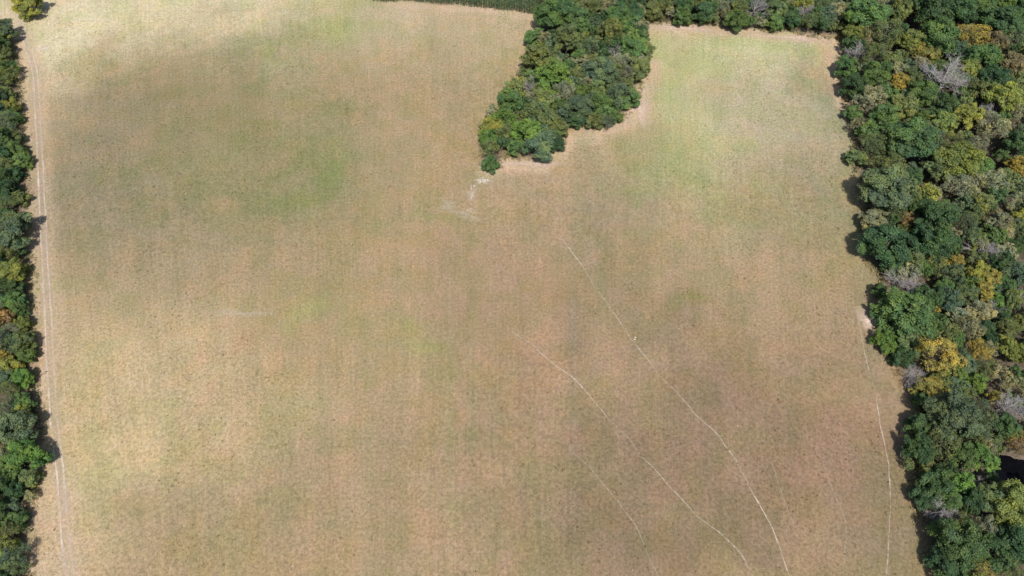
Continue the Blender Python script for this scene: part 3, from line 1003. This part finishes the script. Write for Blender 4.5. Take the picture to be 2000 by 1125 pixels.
rnd = random.Random(77)
trees = []      # wood, kind, x, y, r, h, form
for wood, ox, oy, s, txt in SEEN:
    for tok in txt.split():
        a, b, c, k = tok.split(',')
        px, py, rp = ox + float(a) / s, oy + float(b) / s, float(c) / s
        if wood == 'left' and py > 40: px, rp = px - 13, rp * .95
        x, y, r, h, edge = solve(wood, px, py, rp)
        if any(math.hypot(x - t[2], y - t[3]) < 0.38 * (r + t[4]) for t in trees): continue
        trees.append([wood, k, x, y, r, h, None, edge])
SEEN_N = len(trees)

# gaps inside the woods are filled with smaller trees (also a little beyond the frame)
MIX = {'right': 'DDDMMBBOOOPPY', 'left': 'DDDBBMMOOY', 'copse': 'DMBOOP', 'belt': 'DMOOBP'}
for wood, poly in WOODS.items():
    xs = [p[0] for p in poly]; ys = [p[1] for p in poly]
    for _ in range(2600):
        x, y = rnd.uniform(min(xs), max(xs)), rnd.uniform(min(ys), max(ys))
        if not inside(poly, np.array([x]), np.array([y]))[0]: continue
        if inside(POND, np.array([x]), np.array([y]))[0] or dist_poly(POND, np.array([x]), np.array([y]), True)[0] < 1.5: continue
        ed = dist_poly(poly, np.array([x]), np.array([y]), True)[0]
        if ed < 1.6: continue
        px, py = proj(x, y, 5)
        if px < -70 or px > 2070 or py < -45 or py > 1190: continue
        r = rnd.uniform(1.3, 2.8)
        if any(math.hypot(x - t[2], y - t[3]) < 0.54 * (r + t[4]) for t in trees): continue
        trees.append([wood, rnd.choice(MIX[wood]), x, y, r, 1.4 + 1.6 * r, None, ed < 3.2])

print('TREES seen', SEEN_N, 'all', len(trees))

# ------------------------------------------------------------------ words that single out each tree
ORD = ['first', 'second', 'third', 'fourth', 'fifth', 'sixth', 'seventh', 'eighth', 'ninth', 'tenth', 'eleventh', 'twelfth']


def zone(wood, px, py):
    if wood == 'left':
        b = [60, 160, 260, 370, 480, 600, 720, 850, 980]
        n = ['in the far left corner by the track', 'at the far end of the left wood', 'in the left wood below its far end', 'in the far half of the left wood',
             'in the left wood, upper middle', 'in the left wood at its middle', 'in the left wood, lower middle', 'in the near half of the left wood',
             'in the left wood beside the track bulge', 'at the near end of the left wood']
    elif wood == 'copse':
        b = [50, 105, 155, 200, 250]
        n = ['at the far end of the copse', 'in the far part of the copse', 'in the upper middle of the copse', 'in the middle of the copse',
             'in the near part of the copse', 'at the near tip of the copse']
    elif wood == 'belt':
        q = 0 if px < 1390 else 1 if px < 1520 else 2
        b = [24]
        n = [u + ' of the far tree belt, ' + v for v, u in ((('left third', 'middle third', 'right third')[q], z_) for z_ in ('at the back', 'at the front'))]
        i = sum(py > v for v in b)
        return q * 2 + i, n[i]
    else:
        b = [45, 100, 165, 230, 300, 370, 440, 510, 580, 650, 720, 790, 860, 930, 1000, 1060]
        n = ['along the far frame edge of the right wood', 'in the far corner of the right wood', 'around the big dead tree, right wood', 'just below the big dead tree, right wood',
             'in the right wood, level with the copse tip', 'in the right wood, just below copse level', 'in the upper middle of the right wood', 'in the middle of the right wood',
             'in the right wood, above the earth scrape', 'in the right wood, level with the earth scrape', 'in the right wood, just below the earth scrape',
             'in the right wood, well above the pond', 'in the right wood, just above the pond', 'in the right wood, level with the pond', 'in the right wood, just below the pond',
             'in the near part of the right wood', 'in the near corner of the right wood']
    i = sum(py > v for v in b)
    return i, n[i]


def rank(t):
    px, py = proj(t[2], t[3], t[5] * .62)
    rp = t[4] * px_per_m(px, py, 5)
    if px + rp < 4 or px - rp > 1996 or py + rp < 4 or py - rp > 1121: return -1.0
    return rp + (0 if t[6] else 30)


for n_, t in enumerate(trees):
    t[6] = n_ >= SEEN_N
order = sorted(trees, key=rank, reverse=True)
leafy = [t for t in order if t[1] != 'X' and rank(t) > 0][:315]
keep_ = set(id(t) for t in leafy) | set(id(t) for t in order if t[1] == 'X' and rank(t) > 0)
rest = [t for t in trees if id(t) not in keep_]
trees = [t for t in trees if id(t) in keep_]

info = []
for t in trees:
    wood, k, x, y, r, h, _, edge = t
    px, py = proj(x, y, h * .62)
    zi, zn = zone(wood, px, py)
    info.append([t, px, py, zi, zn])
groups = {}
for e in info:
    groups.setdefault((e[0][0], e[3], e[0][1]), []).append(e)
for key, es in groups.items():
    es.sort(key=lambda e: e[1])
    col, noun = KIND[key[2]][2], KIND[key[2]][3]
    for i, e in enumerate(es):
        if len(es) == 1:
            lab = f'the only {col} {noun} {e[4]}'
        elif i == 0:
            lab = f'leftmost {col} {noun} {e[4]}'
        elif i == len(es) - 1:
            lab = f'rightmost {col} {noun} {e[4]}'
        else:
            lab = f'{ORD[min(i, 11)]} {col} {noun} from left, {e[4]}'
        e.append(lab)

GROUPNAME = {'right': 'trees of the right wood', 'left': 'trees of the left wood', 'copse': 'trees of the copse', 'belt': 'trees of the far belt'}
rc = random.Random(5)
for (t, px, py, zi, zn, lab) in info:
    wood, k, x, y, r, h, _, edge = t
    col, forms, cn, noun = KIND[k]
    form = rc.choice(forms)
    if form not in ('bare', 'airy') and edge: form = 'shrub'
    if k == 'X': cm, tm = rc.choice(PROTO['bare'])
    else: cm, tm = rc.choice(PROTO[form])
    root = bpy.data.objects.new('bare_tree' if k == 'X' else ('bush' if form == 'shrub' and r < 2.0 else 'tree'), None)
    C.objects.link(root)
    root.empty_display_size = .5
    root.location = (x, y, hz(x, y))
    root.rotation_euler = (0, 0, rc.uniform(0, 6.283))
    sx = r / R0
    sx *= rc.choice((.86, .95, 1.0, 1.05)) if not edge else 1.0
    root.scale = (sx * rc.uniform(.82, 1.18), sx * rc.uniform(.82, 1.18), h / H0 * rc.uniform(.88, 1.12))
    tag(root, lab, 'tree', GROUPNAME[wood])
    tr_ = link('trunk', tm, root)
    cr_ = link('branches' if k == 'X' else 'crown', cm, root)
    v = rc.uniform(.82, 1.22) if py > 30 or px > 100 else 1.15
    hj = rc.uniform(-.10, .10)
    cr_.color = (col[0] * v * (1 + hj), col[1] * v, col[2] * v * (1 - hj), 1)


# ------------------------------------------------------------------ the remaining small trees of the woods, read as one mass
def tree_mass():
    lows = []
    for sd in (71, 72, 73, 74):
        me, _ = crown_proto(sd, 'low')
        co = np.zeros(len(me.vertices) * 3, np.float32)
        me.vertices.foreach_get('co', co)
        ti = np.zeros(len(me.vertices), np.float32)
        me.attributes['tint'].data.foreach_get('value', ti)
        lows.append((co.reshape(-1, 3), ti))
    VV, TT, HH = [], [], []
    for t in rest:
        co, ti = rc.choice(lows)
        a = rc.uniform(0, 6.283)
        sx, sz = t[4] / R0, t[5] / H0
        x = (co[:, 0] * math.cos(a) - co[:, 1] * math.sin(a)) * sx + t[2]
        y = (co[:, 0] * math.sin(a) + co[:, 1] * math.cos(a)) * sx + t[3]
        VV.append(np.stack([x, y, co[:, 2] * sz + hz(t[2], t[3])], 1))
        TT.append(ti)
        c = np.array(KIND['P' if t[1] == 'X' else t[1]][0]) * rc.uniform(.8, 1.2)
        HH.append(np.tile(c, (len(co), 1)))
    V = np.vstack(VV)
    o = link('background_saplings', mesh_np('background_saplings', V, np.arange(len(V)).reshape(-1, 4),
             {'tint': ('FLOAT', np.concatenate(TT)), 'leafcol': ('FLOAT_COLOR', np.vstack(HH))}, [M_MASS]))
    tag(o, 'smaller trees and saplings filling the gaps between the big crowns', 'saplings', kind='stuff')


tree_mass()


# ------------------------------------------------------------------ undergrowth and standing crop
def undergrowth():
    r = np.random.RandomState(99)
    cen, rad, rc_, rr_ = [], [], [], []
    for wood, poly in WOODS.items():
        xs = [p[0] for p in poly]; ys = [p[1] for p in poly]
        area = (max(xs) - min(xs)) * (max(ys) - min(ys))
        n = int(area * .45)
        x, y = r.uniform(min(xs), max(xs), n), r.uniform(min(ys), max(ys), n)
        rim = dist_poly(poly, x, y, True) < 1.1 * fbm(x, y, 5, 35, 3) - .1
        k = inside(poly, x, y) | rim
        k &= ~inside(POND, x, y) & (dist_poly(POND, x, y, True) > .8)
        k &= fbm(x, y, 7, 33, 3) > .34
        k &= (np.abs(x) < 110 + .45 * y)
        x, y = x[k], y[k]
        s = r.uniform(.3, 1.0, len(x)) * np.where(inside(poly, x, y), 1, .6)
        cen.append(np.stack([x, y, height(x, y) + s * .45], 1))
        rad.append(s)
        e = np.array(spline(poly + [poly[0]], .5))
        e = np.repeat(e, 3, 0) + r.normal(0, .6, (len(e) * 3, 2))
        k = (np.abs(e[:, 0]) < 110 + .45 * e[:, 1]) & (fbm(e[:, 0], e[:, 1], 4, 37, 3) > .42)
        e = e[k]
        s = r.uniform(.15, .5, len(e))
        rc_.append(np.stack([e[:, 0], e[:, 1], height(e[:, 0], e[:, 1]) + s * .35], 1))
        rr_.append(s)
    cen, rad = np.vstack(cen), np.concatenate(rad)
    V, T = leaves(cen, rad, np.maximum(10, (22 * rad)).astype(int), r, (.12, .24))
    o = link('undergrowth', mesh_np('undergrowth', V, np.arange(len(V)).reshape(-1, 4), {'tint': ('FLOAT', T)}, [M_UNDER]))
    tag(o, 'low tangled olive brambles and saplings under the woods', 'undergrowth', kind='stuff')
    rc_, rr_ = np.vstack(rc_), np.concatenate(rr_)
    V, T = leaves(rc_, rr_, np.full(len(rr_), 14), r, (.08, .16), flat=.7)
    o = link('rank_grass', mesh_np('rank_grass', V, np.arange(len(V)).reshape(-1, 4), {'tint': ('FLOAT', T)}, [M_RANK]))
    tag(o, 'rank dry grass and low bramble fringe along the wood edges', 'long grass', kind='stuff')


undergrowth()


def crop():
    r = np.random.RandomState(17)
    e = np.array(spline(wpts(CROP_EDGE), 1.0))
    n = 52000
    t = r.rand(n) * (len(e) - 1.001)
    i = t.astype(int)
    f = (t - i)[:, None]
    b = e[i] * (1 - f) + e[i + 1] * f
    depth = 34 * r.rand(n) ** 1.0
    x = b[:, 0] + .10 * depth + 0.5 * (fbm(b[:, 0], b[:, 1], 3, 3, 2) - .5)
    x = np.round(x / .75) * .75 + r.normal(0, .13, n)
    y = b[:, 1] + depth + 1.6 * (fbm(b[:, 0], b[:, 1] * 0, 5, 9, 3) - .5)
    h = r.uniform(1.9, 2.7, n)
    z0 = height(x, y)
    z = z0 + h * r.uniform(.12, 1.0, n) ** .8
    # long arching leaves
    a = r.rand(n) * 6.28
    d = np.stack([np.cos(a), np.sin(a), r.uniform(-.2, .9, n)], 1)
    d /= np.linalg.norm(d, axis=1)[:, None]
    sd = np.stack([-np.sin(a), np.cos(a), r.normal(0, .2, n)], 1)
    p = np.stack([x, y, z], 1)
    L = r.uniform(.35, .75, n)[:, None]
    wd = r.uniform(.06, .12, n)[:, None]
    V = np.stack([p - d * L * .3, p + d * L * .3 - sd * wd, p + d * L + np.array([0, 0, -.12]), p + d * L * .3 + sd * wd], 1).reshape(-1, 3)
    T = np.repeat(np.clip(r.rand(n) * .6 + .4 * fbm(x, y * .2, 6, 21, 2), 0, 1), 4)
    o = link('standing_crop', mesh_np('standing_crop', V, np.arange(len(V)).reshape(-1, 4), {'tint': ('FLOAT', T)}, [M_CROP]))
    tag(o, 'dense dark green standing crop at the far edge of the pale field', 'crop', kind='stuff')


crop()
